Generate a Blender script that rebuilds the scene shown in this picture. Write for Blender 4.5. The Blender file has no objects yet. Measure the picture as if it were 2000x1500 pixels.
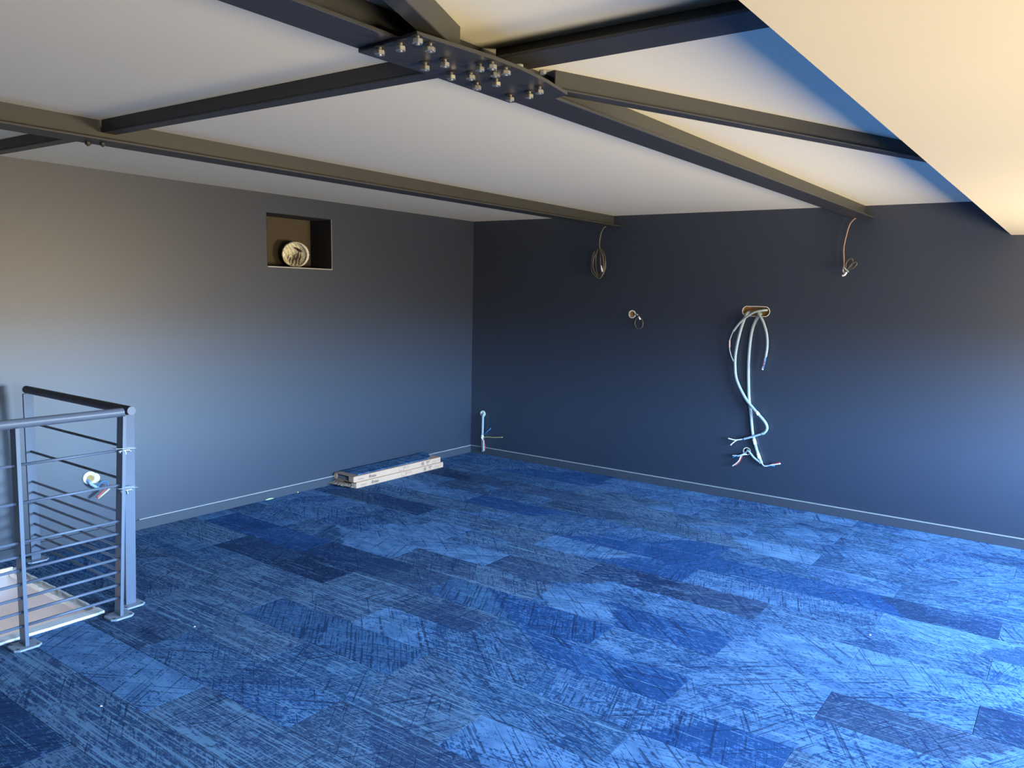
import bpy, bmesh, math, random
from mathutils import Vector, Matrix, Euler
random.seed(7)
S = bpy.context.scene
COL = S.collection
PI = math.pi

# ------------------------------------------------------------------ camera
cam_d = bpy.data.cameras.new('camera'); cam = bpy.data.objects.new('camera', cam_d); COL.objects.link(cam)
YAW, PITCH, ROLL = 0.611728, 0.148653, 0.0252356
def cam_axes():
    cy, sy, cp, sp = math.cos(YAW), math.sin(YAW), math.cos(PITCH), math.sin(PITCH)
    f = Vector((-sy*cp, cy*cp, -sp)); r = Vector((cy, sy, 0)); u = r.cross(f)
    c, s = math.cos(ROLL), math.sin(ROLL)
    return c*r+s*u, -s*r+c*u, f
_r, _u, _f = cam_axes()
m = Matrix((( _r.x, _u.x, -_f.x, 4.801), (_r.y, _u.y, -_f.y, -5.826), (_r.z, _u.z, -_f.z, 1.562), (0, 0, 0, 1)))
cam.matrix_world = m
cam_d.sensor_fit = 'HORIZONTAL'; cam_d.sensor_width = 36.0
cam_d.lens = 1521.5/2000*36.0
cam_d.shift_x = -0.01865; cam_d.shift_y = 0.02495
cam_d.clip_start = 0.02
S.camera = cam
# ------------------------------------------------------------------ world, daylight, exposure
W = bpy.data.worlds.new('daylight'); S.world = W; W.use_nodes = True
nt = W.node_tree; nt.nodes.clear()
o_ = nt.nodes.new('ShaderNodeOutputWorld'); bg = nt.nodes.new('ShaderNodeBackground')
tc = nt.nodes.new('ShaderNodeTexCoord'); sx = nt.nodes.new('ShaderNodeSeparateXYZ'); cr = nt.nodes.new('ShaderNodeValToRGB')
mr = nt.nodes.new('ShaderNodeMapRange'); mr.inputs['From Min'].default_value = -1; mr.inputs['From Max'].default_value = 1
nt.links.new(tc.outputs['Generated'], sx.inputs[0]); nt.links.new(sx.outputs['Z'], mr.inputs['Value'])
nt.links.new(mr.outputs[0], cr.inputs[0]); nt.links.new(cr.outputs[0], bg.inputs[0]); nt.links.new(bg.outputs[0], o_.inputs[0])
el = cr.color_ramp.elements
el[0].position = 0.0; el[0].color = (.62, .48, .28, 1)        # sunlit ground outside
el[1].position = 0.47; el[1].color = (.64, .51, .31, 1)
for p, c in ((0.495, (.62, .62, .60, 1)), (0.51, (1.0, 1.50, 2.05, 1)), (0.56, (.95, 1.58, 2.50, 1)), (0.62, (.62, 1.12, 1.90, 1)), (0.70, (.42, .80, 1.45, 1)), (1.0, (.30, .62, 1.2, 1))):
    e = el.new(p); e.color = c
bg.inputs[1].default_value = 78.0
WX = 6.3                        # window wall
WINS = [(-2.35, -.60, .55, 1.48), (-5.05, -3.90, .50, 1.42)]       # y0, y1, z0, z1
for WY0, WY1, WZ0, WZ1 in WINS:
    pd = bpy.data.lights.new('window_daylight', 'AREA'); pd.shape = 'RECTANGLE'; pd.size = WZ1-WZ0; pd.size_y = WY1-WY0
    pd.cycles.is_portal = True
    po = bpy.data.objects.new('window_daylight', pd); COL.objects.link(po)
    po.location = (WX+.02, (WY0+WY1)/2, (WZ0+WZ1)/2); po.rotation_euler = (0, PI/2, 0)
S.view_settings.view_transform = 'Standard'; S.view_settings.look = 'None'
S.view_settings.gamma = 1; S.view_settings.use_curve_mapping = False
S.view_settings.exposure = 0.0

# ------------------------------------------------------------------ materials
def lin(c):
    return tuple((x/12.92 if x <= .04045 else ((x+.055)/1.055)**2.4) for x in c)
MATS = {}
def mat(name, col, rough=.6, metal=0., spec=.5, var=.06, vscale=6., bump=0., bscale=200., sheen=0.):
    if name in MATS: return MATS[name]
    M = bpy.data.materials.new(name); M.use_nodes = True; t = M.node_tree; b = t.nodes['Principled BSDF']
    b.inputs['Roughness'].default_value = rough; b.inputs['Metallic'].default_value = metal
    b.inputs['Specular IOR Level'].default_value = spec
    co = t.nodes.new('ShaderNodeTexCoord'); n = t.nodes.new('ShaderNodeTexNoise')
    n.inputs['Scale'].default_value = vscale; n.inputs['Detail'].default_value = 3
    t.links.new(co.outputs['Object'], n.inputs['Vector'])
    r = t.nodes.new('ShaderNodeMapRange'); r.inputs['To Min'].default_value = 1-var; r.inputs['To Max'].default_value = 1+var
    t.links.new(n.outputs['Fac'], r.inputs['Value'])
    h = t.nodes.new('ShaderNodeVectorMath'); h.operation = 'SCALE'; h.inputs[0].default_value = col
    t.links.new(r.outputs[0], h.inputs['Scale']); t.links.new(h.outputs[0], b.inputs['Base Color'])
    if bump:
        n2 = t.nodes.new('ShaderNodeTexNoise'); n2.inputs['Scale'].default_value = bscale; n2.inputs['Detail'].default_value = 2
        t.links.new(co.outputs['Object'], n2.inputs['Vector'])
        bp = t.nodes.new('ShaderNodeBump'); bp.inputs['Strength'].default_value = bump; bp.inputs['Distance'].default_value = .001
        t.links.new(n2.outputs['Fac'], bp.inputs['Height']); t.links.new(bp.outputs[0], b.inputs['Normal'])
    MATS[name] = M; return M
WALL = mat('slate blue wall paint', (.0205, .0295, .0500), .44, spec=.95, var=.03, vscale=1.5, bump=.25, bscale=180)
CEIL = mat('white ceiling plaster', (.78, .75, .60), .9, spec=.2, var=.015, vscale=2, bump=.2, bscale=120)
CREAM = mat('cream bulkhead plaster', (.64, .57, .385), .85, spec=.2, var=.015, vscale=3, bump=.2, bscale=90)
STEEL = mat('graphite steel paint', (.036, .037, .036), .46, var=.10, vscale=9, bump=.15, bscale=60)
RAIL = mat('blue grey railing paint', (.120, .145, .195), .42, var=.08, vscale=20, bump=.1, bscale=100)
RAILSH = mat('shaded railing paint', (.050, .056, .066), .5, var=.3, vscale=14)  # railing colour darkened for the far handrail's unlit side; screws share it
BASEP = mat('dusty base plate paint', (.31, .35, .42), .6, var=.22, vscale=40)
BOARD = mat('slate skirting paint', (.046, .054, .070), .5, var=.10, vscale=7)
EDGELIT = mat('painted skirting highlight', (.34, .35, .35), .45, var=.04)
ZINC = mat('zinc plated bolt', (.50, .49, .42), .38, metal=.85, var=.15, vscale=60)
SHINY = mat('shiny clamp steel', (.80, .86, .88), .2, metal=.9, var=.1, vscale=80)
PLASTER = mat('white plasterboard', (.80, .77, .74), .85, spec=.2, var=.06, vscale=12)
GYPS = mat('torn gypsum edge', (.88, .87, .84), .9, spec=.2, var=.10, vscale=60)
SHAFT = mat('beige stair shaft board', (.60, .58, .60), .9, spec=.2, var=.04, vscale=3)
BROWN = mat('brown lower landing', (.11, .10, .095), .8)
CARD = mat('pale cardboard', (.62, .385, .25), .85, spec=.2, var=.03, vscale=8, bump=.15, bscale=60)
CARDIN = mat('cardboard inner face', (.36, .26, .19), .9, spec=.2, var=.06)
INK = mat('grey print ink', (.10, .065, .055), .8); INKL = mat('faint print ink', (.26, .18, .13), .8)
CABLE = mat('pale grey cable sheath', (.31, .375, .385), .5, var=.05); CABLEW = mat('white tape and cores', (.85, .85, .83), .5)
CABLEB = mat('blue grey cable sheath', (.30, .42, .60), .5)
CABD = mat('dark cable sheath', (.10, .09, .07), .45, spec=.6); CABP = mat('brown pink cable sheath', (.30, .17, .12), .45)
BLUE = mat('blue wire', (.03, .22, .62), .4); RED = mat('red wire', (.50, .07, .08), .4); YEL = mat('yellow wire', (.62, .52, .20), .4)
RIM = mat('white plaster rim', (.80, .79, .76), .8); HOLE = mat('raw plaster inside hole', (.42, .27, .10), .9, var=.5, vscale=45)
HOLED = mat('dark hole lining', (.015, .014, .012), .9)
NICHE = mat('brown niche board', (.075, .058, .036), .85, var=.04); NICHESH = mat('shaded niche sides', (.010, .010, .012), .9)  # second colour is near black to paint the unlit niche sides
TRIMM = mat('bare metal edge bead', (.62, .60, .55), .35, metal=.7)
FOIL = mat('crumpled aluminium foil', (.93, .90, .74), .38, metal=.25, var=.18, vscale=70, bump=1.0, bscale=90)
FOILD = mat('dark duct inner rib', (.045, .028, .022), .6)
FRAME = mat('white window frame', (.75, .75, .75), .5)
CONC = mat('grey subfloor screed', (.20, .20, .20), .9)
TILEE = mat('grey carpet tile backing', (.22, .25, .30), .8, var=.2, vscale=50)
YG = mat('yellow green adhesive bead', (.72, .85, .35), .5)

def carpet():
    M = bpy.data.materials.new('blue flocked carpet print'); M.use_nodes = True; t = M.node_tree; b = t.nodes['Principled BSDF']
    N = t.nodes.new; L = t.links.new
    b.inputs['Roughness'].default_value = .92; b.inputs['Specular IOR Level'].default_value = .15
    GAIN = .58
    def att(n):
        a = N('ShaderNodeAttribute'); a.attribute_type = 'OBJECT'; a.attribute_name = n; return a
    def math_(op, a, c, d=None, clamp=False):
        n = N('ShaderNodeMath'); n.operation = op; n.use_clamp = clamp
        for i, v in enumerate((a, c, d)):
            if v is None: continue
            if isinstance(v, (int, float)): n.inputs[i].default_value = v
            else: L(v, n.inputs[i])
        return n.outputs[0]
    co = N('ShaderNodeTexCoord').outputs['Object']
    seed = att('seed').outputs['Fac']; ang = att('ang').outputs['Fac']
    sep = N('ShaderNodeSeparateXYZ'); L(co, sep.inputs[0])
    rot = N('ShaderNodeVectorRotate'); rot.rotation_type = 'Z_AXIS'; L(co, rot.inputs['Vector']); L(ang, rot.inputs['Angle'])
    rot2 = N('ShaderNodeVectorRotate'); rot2.rotation_type = 'Z_AXIS'; L(co, rot2.inputs['Vector']); L(math_('MULTIPLY_ADD', ang, -0.75, .25), rot2.inputs['Angle'])
    def noise(vec, sx_, sy_, det=1.0, off=0., rough=.5):
        mp = N('ShaderNodeVectorMath'); mp.operation = 'MULTIPLY'; L(vec, mp.inputs[0]); mp.inputs[1].default_value = (sx_, sy_, 1)
        n = N('ShaderNodeTexNoise'); n.noise_dimensions = '4D'; n.inputs['Scale'].default_value = 1; n.inputs['Detail'].default_value = det
        n.inputs['Roughness'].default_value = rough
        L(mp.outputs[0], n.inputs['Vector']); L(math_('ADD', seed, off), n.inputs['W']); return n.outputs['Fac']
    def step(v, lo, hi):
        r = N('ShaderNodeMapRange'); r.interpolation_type = 'SMOOTHSTEP'; L(v, r.inputs['Value'])
        for k, q in (('From Min', lo), ('From Max', hi)):
            if isinstance(q, (int, float)): r.inputs[k].default_value = q
            else: L(q, r.inputs[k])
        return r.outputs[0]
    def mixc(f, a, c):
        n = N('ShaderNodeMix'); n.data_type = 'RGBA'
        L(f, n.inputs[0]) if not isinstance(f, (int, float)) else n.inputs[0].__setattr__('default_value', f)
        for i, v in ((6, a), (7, c)):
            if isinstance(v, tuple): n.inputs[i].default_value = (*v, 1)
            else: L(v, n.inputs[i])
        return n.outputs[2]
    # zone: left design field to right design field, boundary slanted per plank
    zx = att('zx').outputs['Fac']; zs = att('zs').outputs['Fac']
    zpos = math_('SUBTRACT', math_('ADD', sep.outputs['X'], math_('MULTIPLY', sep.outputs['Y'], zs)), zx)
    wob = math_('MULTIPLY', math_('SUBTRACT', noise(co, 5, 22, 2, 3.), .5), .22)
    z = step(math_('ADD', zpos, wob), -.02, .02)
    # a slanted darker or lighter polygon field per plank
    vor = N('ShaderNodeTexVoronoi'); vor.voronoi_dimensions = '4D'; vor.feature = 'F1'; vor.distance = 'CHEBYCHEV'; vor.inputs['Scale'].default_value = 4.4; vor.inputs['Randomness'].default_value = 1
    L(rot.outputs[0], vor.inputs['Vector']); L(seed, vor.inputs['W'])
    vs = N('ShaderNodeSeparateColor'); L(vor.outputs['Color'], vs.inputs[0])
    lit = N('ShaderNodeMix'); L(z, lit.inputs[0]); L(att('la').outputs['Fac'], lit.inputs[2]); L(att('lb').outputs['Fac'], lit.inputs[3])
    litv = math_('ADD', lit.outputs[0], math_('MULTIPLY', math_('SUBTRACT', vs.outputs[0], .5), .34))
    base = mixc(z, att('ca').outputs['Color'], att('cb').outputs['Color'])
    # threads along the plank and along two slanted directions
    n1 = noise(co, 26, 210, 2, 0.); n2 = noise(rot.outputs[0], 18, 150, 2, 7.); n3 = noise(co, 70, 70, 2, 11.)
    hatch = math_('ADD', math_('MULTIPLY', n1, .44), math_('ADD', math_('MULTIPLY', n2, .28), math_('MULTIPLY', n3, .28)))
    thr = math_('SUBTRACT', .615, math_('MULTIPLY', litv, .215))
    msk = step(hatch, math_('SUBTRACT', thr, .022), math_('ADD', thr, .030))
    # cloudy wear of the print, and polygon fields that shift the ground colour
    cl = noise(co, 7, 16, 3, 51.)
    fld = step(vs.outputs[1], .48, .52)
    ground = mixc(math_('MULTIPLY', fld, .45), base, mixc(.5, base, (.012, .055, .26)))
    lightc = mixc(z, att('ha').outputs['Color'], att('hb').outputs['Color'])
    lightc = mixc(math_('MULTIPLY', step(cl, .38, .62), .45), lightc, ground)
    col = mixc(msk, ground, lightc)
    # long pale threads
    n4 = noise(co, 1.8, 125, 2, 17.)
    st = att('st').outputs['Fac']
    thr4 = math_('SUBTRACT', .665, math_('MULTIPLY', st, .15))
    l4 = step(n4, thr4, math_('ADD', thr4, .025))
    brk = step(noise(co, 16, 60, 1, 23.), .38, .46)
    col = mixc(math_('MULTIPLY', math_('MULTIPLY', l4, brk), .85), col, mixc(.6, lightc, (.30, .54, .86)))
    # dark slanted scratches: two families of long thin lines, strongest inside their own fields
    n5 = noise(rot.outputs[0], 2.6, 105, 1, 29.); n6 = noise(rot2.outputs[0], 3.0, 120, 1, 31.)
    cr_ = att('cr').outputs['Fac']
    thr5 = math_('SUBTRACT', math_('SUBTRACT', .72, math_('MULTIPLY', cr_, .14)), math_('MULTIPLY', vs.outputs[2], .06))
    d5 = math_('MAXIMUM', step(n5, thr5, math_('ADD', thr5, .03)), step(n6, math_('ADD', thr5, .02), math_('ADD', thr5, .05)))
    d5 = math_('MULTIPLY', d5, step(noise(co, 30, 30, 1, 37.), .34, .44))
    col = mixc(math_('MULTIPLY', d5, .70), col, (.010, .032, .120))
    tint = N('ShaderNodeVectorMath'); tint.operation = 'MULTIPLY'; L(col, tint.inputs[0]); tint.inputs[1].default_value = (1.0, 1.08, 1.0); col = tint.outputs[0]
    # fibre grain
    gr = noise(co, 420, 420, 1, 41.)
    g = N('ShaderNodeVectorMath'); g.operation = 'SCALE'; L(col, g.inputs[0])
    gm = N('ShaderNodeMapRange'); L(gr, gm.inputs['Value']); gm.inputs['From Min'].default_value = .3; gm.inputs['From Max'].default_value = .7; gm.inputs['To Min'].default_value = .82*GAIN; gm.inputs['To Max'].default_value = 1.18*GAIN
    L(gm.outputs[0], g.inputs['Scale']); L(g.outputs[0], b.inputs['Base Color'])
    bp = N('ShaderNodeBump'); bp.inputs['Strength'].default_value = .3; bp.inputs['Distance'].default_value = .001; L(gr, bp.inputs['Height']); L(bp.outputs[0], b.inputs['Normal'])
    return M
CARPET = carpet()

# ------------------------------------------------------------------ helpers
def link(name, bm, mt, parent=None, smooth=False):
    me = bpy.data.meshes.new(name); bmesh.ops.recalc_face_normals(bm, faces=bm.faces); bm.to_mesh(me); bm.free()
    for x in (mt if isinstance(mt, (list, tuple)) else [mt]): me.materials.append(x)
    if smooth:
        for p in me.polygons: p.use_smooth = True
    o = bpy.data.objects.new(name, me); COL.objects.link(o)
    if parent: o.parent = parent
    return o
def box(bm, x0, x1, y0, y1, z0, z1, skew=None, mi=0):
    vs = [bm.verts.new((x, y, z)) for x in (x0, x1) for y in (y0, y1) for z in (z0, z1)]
    fs = [bm.faces.new([vs[i] for i in q]) for q in ((0, 1, 3, 2), (4, 6, 7, 5), (0, 4, 5, 1), (2, 3, 7, 6), (0, 2, 6, 4), (1, 5, 7, 3))]
    for f in fs: f.material_index = mi
    return vs
def bevel(bm, w, seg=1):
    bmesh.ops.bevel(bm, geom=list(bm.edges), offset=w, segments=seg, affect='EDGES', profile=.7)
def bx(name, a, mt, parent=None, bev=0, seg=1):
    bm = bmesh.new(); box(bm, *a)
    if bev: bevel(bm, bev, seg)
    return link(name, bm, mt, parent)
def catmull(P, n=8):
    P = [Vector(p) for p in P]
    if len(P) < 3: return P
    Q = [P[0]*2-P[1]]+P+[P[-1]*2-P[-2]]; out = []
    for i in range(1, len(Q)-2):
        a, b_, c, d = Q[i-1:i+3]
        for k in range(n):
            t = k/n; out.append(.5*((2*b_)+(c-a)*t+(2*a-5*b_+4*c-d)*t*t+(3*b_-a-3*c+d)*t**3))
    out.append(P[-1]); return out
def tube(bm, P, r, seg=10, sub=8, closed=False, flat=1.):
    pts = catmull(P, sub) if sub > 1 else [Vector(p) for p in P]
    rings = []; prev = None
    for i, p in enumerate(pts):
        a = pts[max(0, i-1)]; c = pts[min(len(pts)-1, i+1)]
        if closed: a = pts[(i-1) % len(pts)]; c = pts[(i+1) % len(pts)]
        d = (c-a).normalized()
        if prev is None:
            h = Vector((0, 0, 1)) if abs(d.z) < .9 else Vector((1, 0, 0)); n = d.cross(h).normalized()
        else: n = (prev-d*prev.dot(d)).normalized()
        prev = n; b_ = d.cross(n); rr = r(i/(len(pts)-1)) if callable(r) else r
        rings.append([bm.verts.new(p+(n*math.cos(q)+b_*math.sin(q)*flat)*rr) for q in (2*PI*k/seg for k in range(seg))])
    for i in range(len(rings)-1+(1 if closed else 0)):
        A, B = rings[i], rings[(i+1) % len(rings)]
        for k in range(seg): bm.faces.new((A[k], A[(k+1) % seg], B[(k+1) % seg], B[k]))
    if not closed: bm.faces.new(rings[0][::-1]); bm.faces.new(rings[-1])
def tb(name, P, r, mt, parent=None, **k):
    bm = bmesh.new(); tube(bm, P, r, **k); return link(name, bm, mt, parent, smooth=True)
def prism(bm, outline, z0, z1):
    a = [bm.verts.new((x, y, z0)) for x, y in outline]; b_ = [bm.verts.new((x, y, z1)) for x, y in outline]
    bm.faces.new(a[::-1]); bm.faces.new(b_); n = len(a)
    for i in range(n): bm.faces.new((a[i], a[(i+1) % n], b_[(i+1) % n], b_[i]))
def lathe(bm, prof, c=(0, 0, 0), axis='Z', seg=24):
    rings = []
    for r, h in prof:
        ring = []
        for k in range(seg):
            a = 2*PI*k/seg; u, v = r*math.cos(a), r*math.sin(a)
            q = {'Z': (u, v, h), 'Y': (u, h, v), 'X': (h, u, v)}[axis]
            ring.append(bm.verts.new((c[0]+q[0], c[1]+q[1], c[2]+q[2])))
        rings.append(ring)
    for i in range(len(rings)-1):
        A, B = rings[i], rings[i+1]
        for k in range(seg): bm.faces.new((A[k], A[(k+1) % seg], B[(k+1) % seg], B[k]))
    return rings
def empty(name, loc, label, cat, group=None):
    o = bpy.data.objects.new(name, None); COL.objects.link(o); o.location = loc; o.empty_display_size = .05
    return tag(o, label, cat, group)
def tag(o, label, cat, group=None):
    o['label'] = label; o['category'] = cat
    if group: o['group'] = group
    return o
def struct(o): o['kind'] = 'structure'; return o
def at(parent, o):      # keep world place while the parent empty stands elsewhere
    o.parent = parent; o.matrix_parent_inverse = Matrix.Translation(-Vector(parent.location)); return o

# ------------------------------------------------------------------ room shell
H = 2.2128; YF = -7.6; SH = (.160, 1.085, -6.55, -4.085)     # stair opening x0,x1,y0,y1
fl = bmesh.new()
for a in ((-.2, WX+.2, SH[3]+.0205, .2), (-.2, SH[0]-.0205, YF, SH[3]+.0205), (SH[1]+.0205, WX+.2, YF, SH[3]+.0205), (SH[0]-.0205, SH[1]+.0205, YF, SH[2]-.0205)):
    box(fl, a[0], a[1], a[2], a[3], -.25, -.006)
floor = struct(link('floor', fl, CONC))
struct(bx('ceiling', (-.2, WX+.2, YF-.2, .2, H, H+.15), CEIL))
# left wall with the square niche cut out
NY0, NY1, NZ0, NZ1, ND = -2.302, -1.718, 1.704, 2.080, .24
wl = bmesh.new()
box(wl, -.3, 0, YF-.2, NY0, -.25, H); box(wl, -.3, 0, NY1, .2, -.25, H); box(wl, -.3, 0, NY0, NY1, -.25, NZ0); box(wl, -.3, 0, NY0, NY1, NZ1, H)
struct(link('wall_left', wl, WALL))
# back wall with two round-ended cable holes
def wall_with_holes():
    bm = bmesh.new(); holes = [(2.766, 1.466, .104, .036), (2.769, .389, .026, .026), (.147, .395, .018, .018), (1.719, 1.407, .026, .026)]
    xs = sorted({-.3, WX+.3} | {h[0]-h[2]-.02 for h in holes if h[0] != 2.769} | {h[0]+h[2]+.02 for h in holes if h[0] != 2.769})
    zc = {}
    for i in range(len(xs)-1):
        x0, x1 = xs[i], xs[i+1]
        hs = sorted([h for h in holes if x0 < h[0] < x1], key=lambda h: h[1])
        z = -.25
        for h in hs:
            hz = h[3]+.02
            box(bm, x0, x1, 0, .2, z, h[1]-hz); z = h[1]+hz
        box(bm, x0, x1, 0, .2, z, H)
        for h in hs:      # plate with a rounded hole, front face and sleeve
            hz = h[3]+.02; n = 32; inner = []
            for k in range(n):
                a = 2*PI*k/n; c_, s_ = math.cos(a), math.sin(a); fl_ = h[2]-h[3]
                inner.append((h[0]+math.copysign(fl_, c_)+h[3]*c_ if abs(c_) > 1e-6 else h[0], h[1]+h[3]*s_))
            outer = []
            for k in range(n):
                a = 2*PI*k/n; c_, s_ = math.cos(a), math.sin(a); m_ = max(abs(c_), abs(s_))
                hw = (x1-x0)/2; cx_ = (x0+x1)/2
                outer.append((cx_+hw*c_/m_, h[1]+hz*s_/m_))
            I = [bm.verts.new((x, 0, z_)) for x, z_ in inner]; O = [bm.verts.new((x, 0, z_)) for x, z_ in outer]; D = [bm.verts.new((x, .05, z_)) for x, z_ in inner]
            for k in range(n):
                q = (k+1) % n
                bm.faces.new((I[k], I[q], O[q], O[k])); bm.faces.new((I[q], I[k], D[k], D[q])).material_index = 1
            f = bm.faces.new(D); f.material_index = 1
    return link('wall_back', bm, [WALL, HOLE])
struct(wall_with_holes())
struct(bx('wall_front', (-.3, WX+.3, YF-.2, YF, -.25, H), WALL))
wr = bmesh.new(); yy = .2
for WY0, WY1, WZ0, WZ1 in WINS:
    box(wr, WX, WX+.2, WY1, yy, -.25, H); box(wr, WX, WX+.2, WY0, WY1, -.25, WZ0); box(wr, WX, WX+.2, WY0, WY1, WZ1, H); yy = WY0
box(wr, WX, WX+.2, YF-.2, yy, -.25, H)
struct(link('wall_right', wr, WALL))
for i, (WY0, WY1, WZ0, WZ1) in enumerate(WINS):
    wf = bmesh.new(); fw_ = .05
    box(wf, WX+.06, WX+.13, WY0, WY0+fw_, WZ0, WZ1); box(wf, WX+.06, WX+.13, WY1-fw_, WY1, WZ0, WZ1)
    box(wf, WX+.06, WX+.13, WY0+fw_, WY1-fw_, WZ0, WZ0+fw_); box(wf, WX+.06, WX+.13, WY0+fw_, WY1-fw_, WZ1-fw_, WZ1)
    struct(link('window_%d' % (i+1), wf, FRAME))
# lowered cream bulkhead, its left edge runs along y
BZ = 1.997
bk = bmesh.new(); prism(bk, [(4.368, -.0005), (WX-.0005, -.0005), (WX-.0005, YF+.0005), (4.312, YF+.0005)], BZ, H-.0005)
struct(link('trim_1', bk, CREAM))
# niche back and sides; the black of the sides paints in their shade
nb = bmesh.new(); g_ = .0008
box(nb, -ND-.02, -ND, NY0+g_, NY1-g_, NZ0+g_, NZ1-g_)
niche = struct(link('trim_2', nb, NICHE))
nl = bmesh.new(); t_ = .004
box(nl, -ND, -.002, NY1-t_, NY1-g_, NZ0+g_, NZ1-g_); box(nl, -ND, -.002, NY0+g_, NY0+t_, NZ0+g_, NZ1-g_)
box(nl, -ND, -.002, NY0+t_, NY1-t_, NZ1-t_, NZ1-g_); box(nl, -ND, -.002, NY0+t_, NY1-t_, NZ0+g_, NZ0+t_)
ln = link('niche_shade_sides', nl, NICHESH, niche)
ne = bmesh.new(); box(ne, -.004, .003, NY0+.002, NY1+.004, NZ0-.006, NZ0+.001); box(ne, -.004, .003, NY1, NY1+.0035, NZ0+.001, NZ1)
link('edge_bead', ne, TRIMM, niche)
# baseboards
BH = .0665
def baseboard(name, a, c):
    o = struct(bx(name, a, BOARD, bev=.0015)); bx('edge_highlight', c, EDGELIT, o); return o  # pale strip added to strengthen the light caught along the skirting's top edge
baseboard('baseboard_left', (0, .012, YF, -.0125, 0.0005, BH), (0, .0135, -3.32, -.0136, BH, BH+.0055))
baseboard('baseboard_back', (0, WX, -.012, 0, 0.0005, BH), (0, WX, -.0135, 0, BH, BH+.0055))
# thin blobs of adhesive left under the left skirting
for y, l in ((-2.345, .075), (-2.09, .012)):
    b_ = bmesh.new(); tube(b_, [(.016, y-l/2, .004), (.017, y, .006), (.016, y+l/2, .004)], lambda t: .001+.004*math.sin(PI*t), seg=6, sub=4)
    o = tag(link('adhesive_bead', b_, YG, smooth=True), 'thin %s bead of pale yellow adhesive at foot of left skirting' % ('long' if l > .05 else 'tiny dot-like'), 'adhesive')

# ------------------------------------------------------------------ carpet planks
TONES = {  # base, thread colour, lit fraction, long pale threads, dark scratches
 'L': ((0.038, 0.130, 0.360), (0.210, 0.420, 0.840), .82, .35, .56),
 'l': ((0.038, 0.120, 0.340), (0.182, 0.375, 0.780), .62, .40, .60),
 'm': ((.042, .118, .30), (.165, .340, .68), .52, .50, .55),
 's': ((0.027, 0.110, 0.360), (0.112, 0.280, 0.700), .34, .10, .60),
 't': ((.060, .160, .40), (.115, .280, .60), .60, .00, 1.0),
 'd': ((.030, .078, .215), (.110, .240, .50), .30, .30, .50),
 'p': ((.046, .094, .225), (.135, .235, .46), .44, .35, .60),
 'g': ((.056, .118, .265), (.185, .320, .58), .52, .95, .40),
 'x': ((.021, .055, .160), (.135, .265, .54), .36, .20, 1.0),
}
PL = {
 0: 'lm ls ll lL lL', 1: 'lm ms sl lm ml lm', 2: 'mg mm gl ml ml lm', 3: 'gm xp pg gl ml ll mL', 4: 'mm pm pg gL mm ll',
 5: 'gm Ll sm ls ml mL lm', 6: 'gm gl ms ss sd mm', 7: 'pm pd mg Ls lm Lm', 8: 'lL mL mg xp mm ll', 9: 'lL ll LL pl lL Lm',
 10: 'ml mL pg Ls Ll dx', 11: 'gl ss dp ts lL pL', 12: 'gg dx gp ms ll Lm', 13: 'gg mg gg Lm ls gm', 14: 'tg gg tt gm Lm', 15: 'dg tg gg mg Ll', 16: 'gg gp ml gp', 17: 'pd gd LL gg mm',
 18: 'dg gg gg gm', 19: 'dd dg dd gd', 20: 'gg gd gm', 21: 'dg gm gg', 22: 'gg mm gg',
}
ANG = [.95, -.9, 1.25, .7, -1.2, .5, 1.57, -.6]
mesh_cache = {}
def plank_mesh(x0, x1, y0, y1):
    key = (round(x0, 3), round(x1, 3), round(y0, 3), round(y1, 3))
    if key in mesh_cache: return mesh_cache[key]
    bm = bmesh.new(); gp = .0006
    box(bm, x0+gp, x1-gp, y0+gp, y1-gp, -.0055, 0)
    top = [e for e in bm.edges if all(v.co.z > -.001 for v in e.verts)]
    bmesh.ops.bevel(bm, geom=top, offset=.0012, segments=1, affect='EDGES')
    bmesh.ops.recalc_face_normals(bm, faces=bm.faces)
    me = bpy.data.meshes.new('carpet_plank'); bm.to_mesh(me); bm.free(); me.materials.append(CARPET)
    mesh_cache[key] = me; return me
def set_tone(o, a, b_, seed):
    A, B = TONES[a], TONES[b_]; r = random.Random(seed)
    o['ca'] = list(A[0]); o['cb'] = list(B[0]); o['ha'] = list(A[1]); o['hb'] = list(B[1]); o['la'] = A[2]; o['lb'] = B[2]
    o['st'] = (A[3]+B[3])/2; o['cr'] = (A[4]+B[4])/2; o['seed'] = float(seed % 97)*1.37; o['ang'] = r.choice(ANG)+r.uniform(-.12, .12)
    o['zx'] = r.uniform(.38, .68); o['zs'] = r.choice([-1, 1])*r.uniform(.5, 1.6)
def add_plank(ox, oy, x0, x1, y0, y1, a, b_, seed):
    if x1-x0 < .006 or y1-y0 < .006: return
    o = bpy.data.objects.new('carpet_plank', plank_mesh(x0-ox, x1-ox, y0-oy, y1-oy)); COL.objects.link(o)
    o.location = (ox, oy, 0); o.parent = floor; set_tone(o, a, b_, seed)
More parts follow.
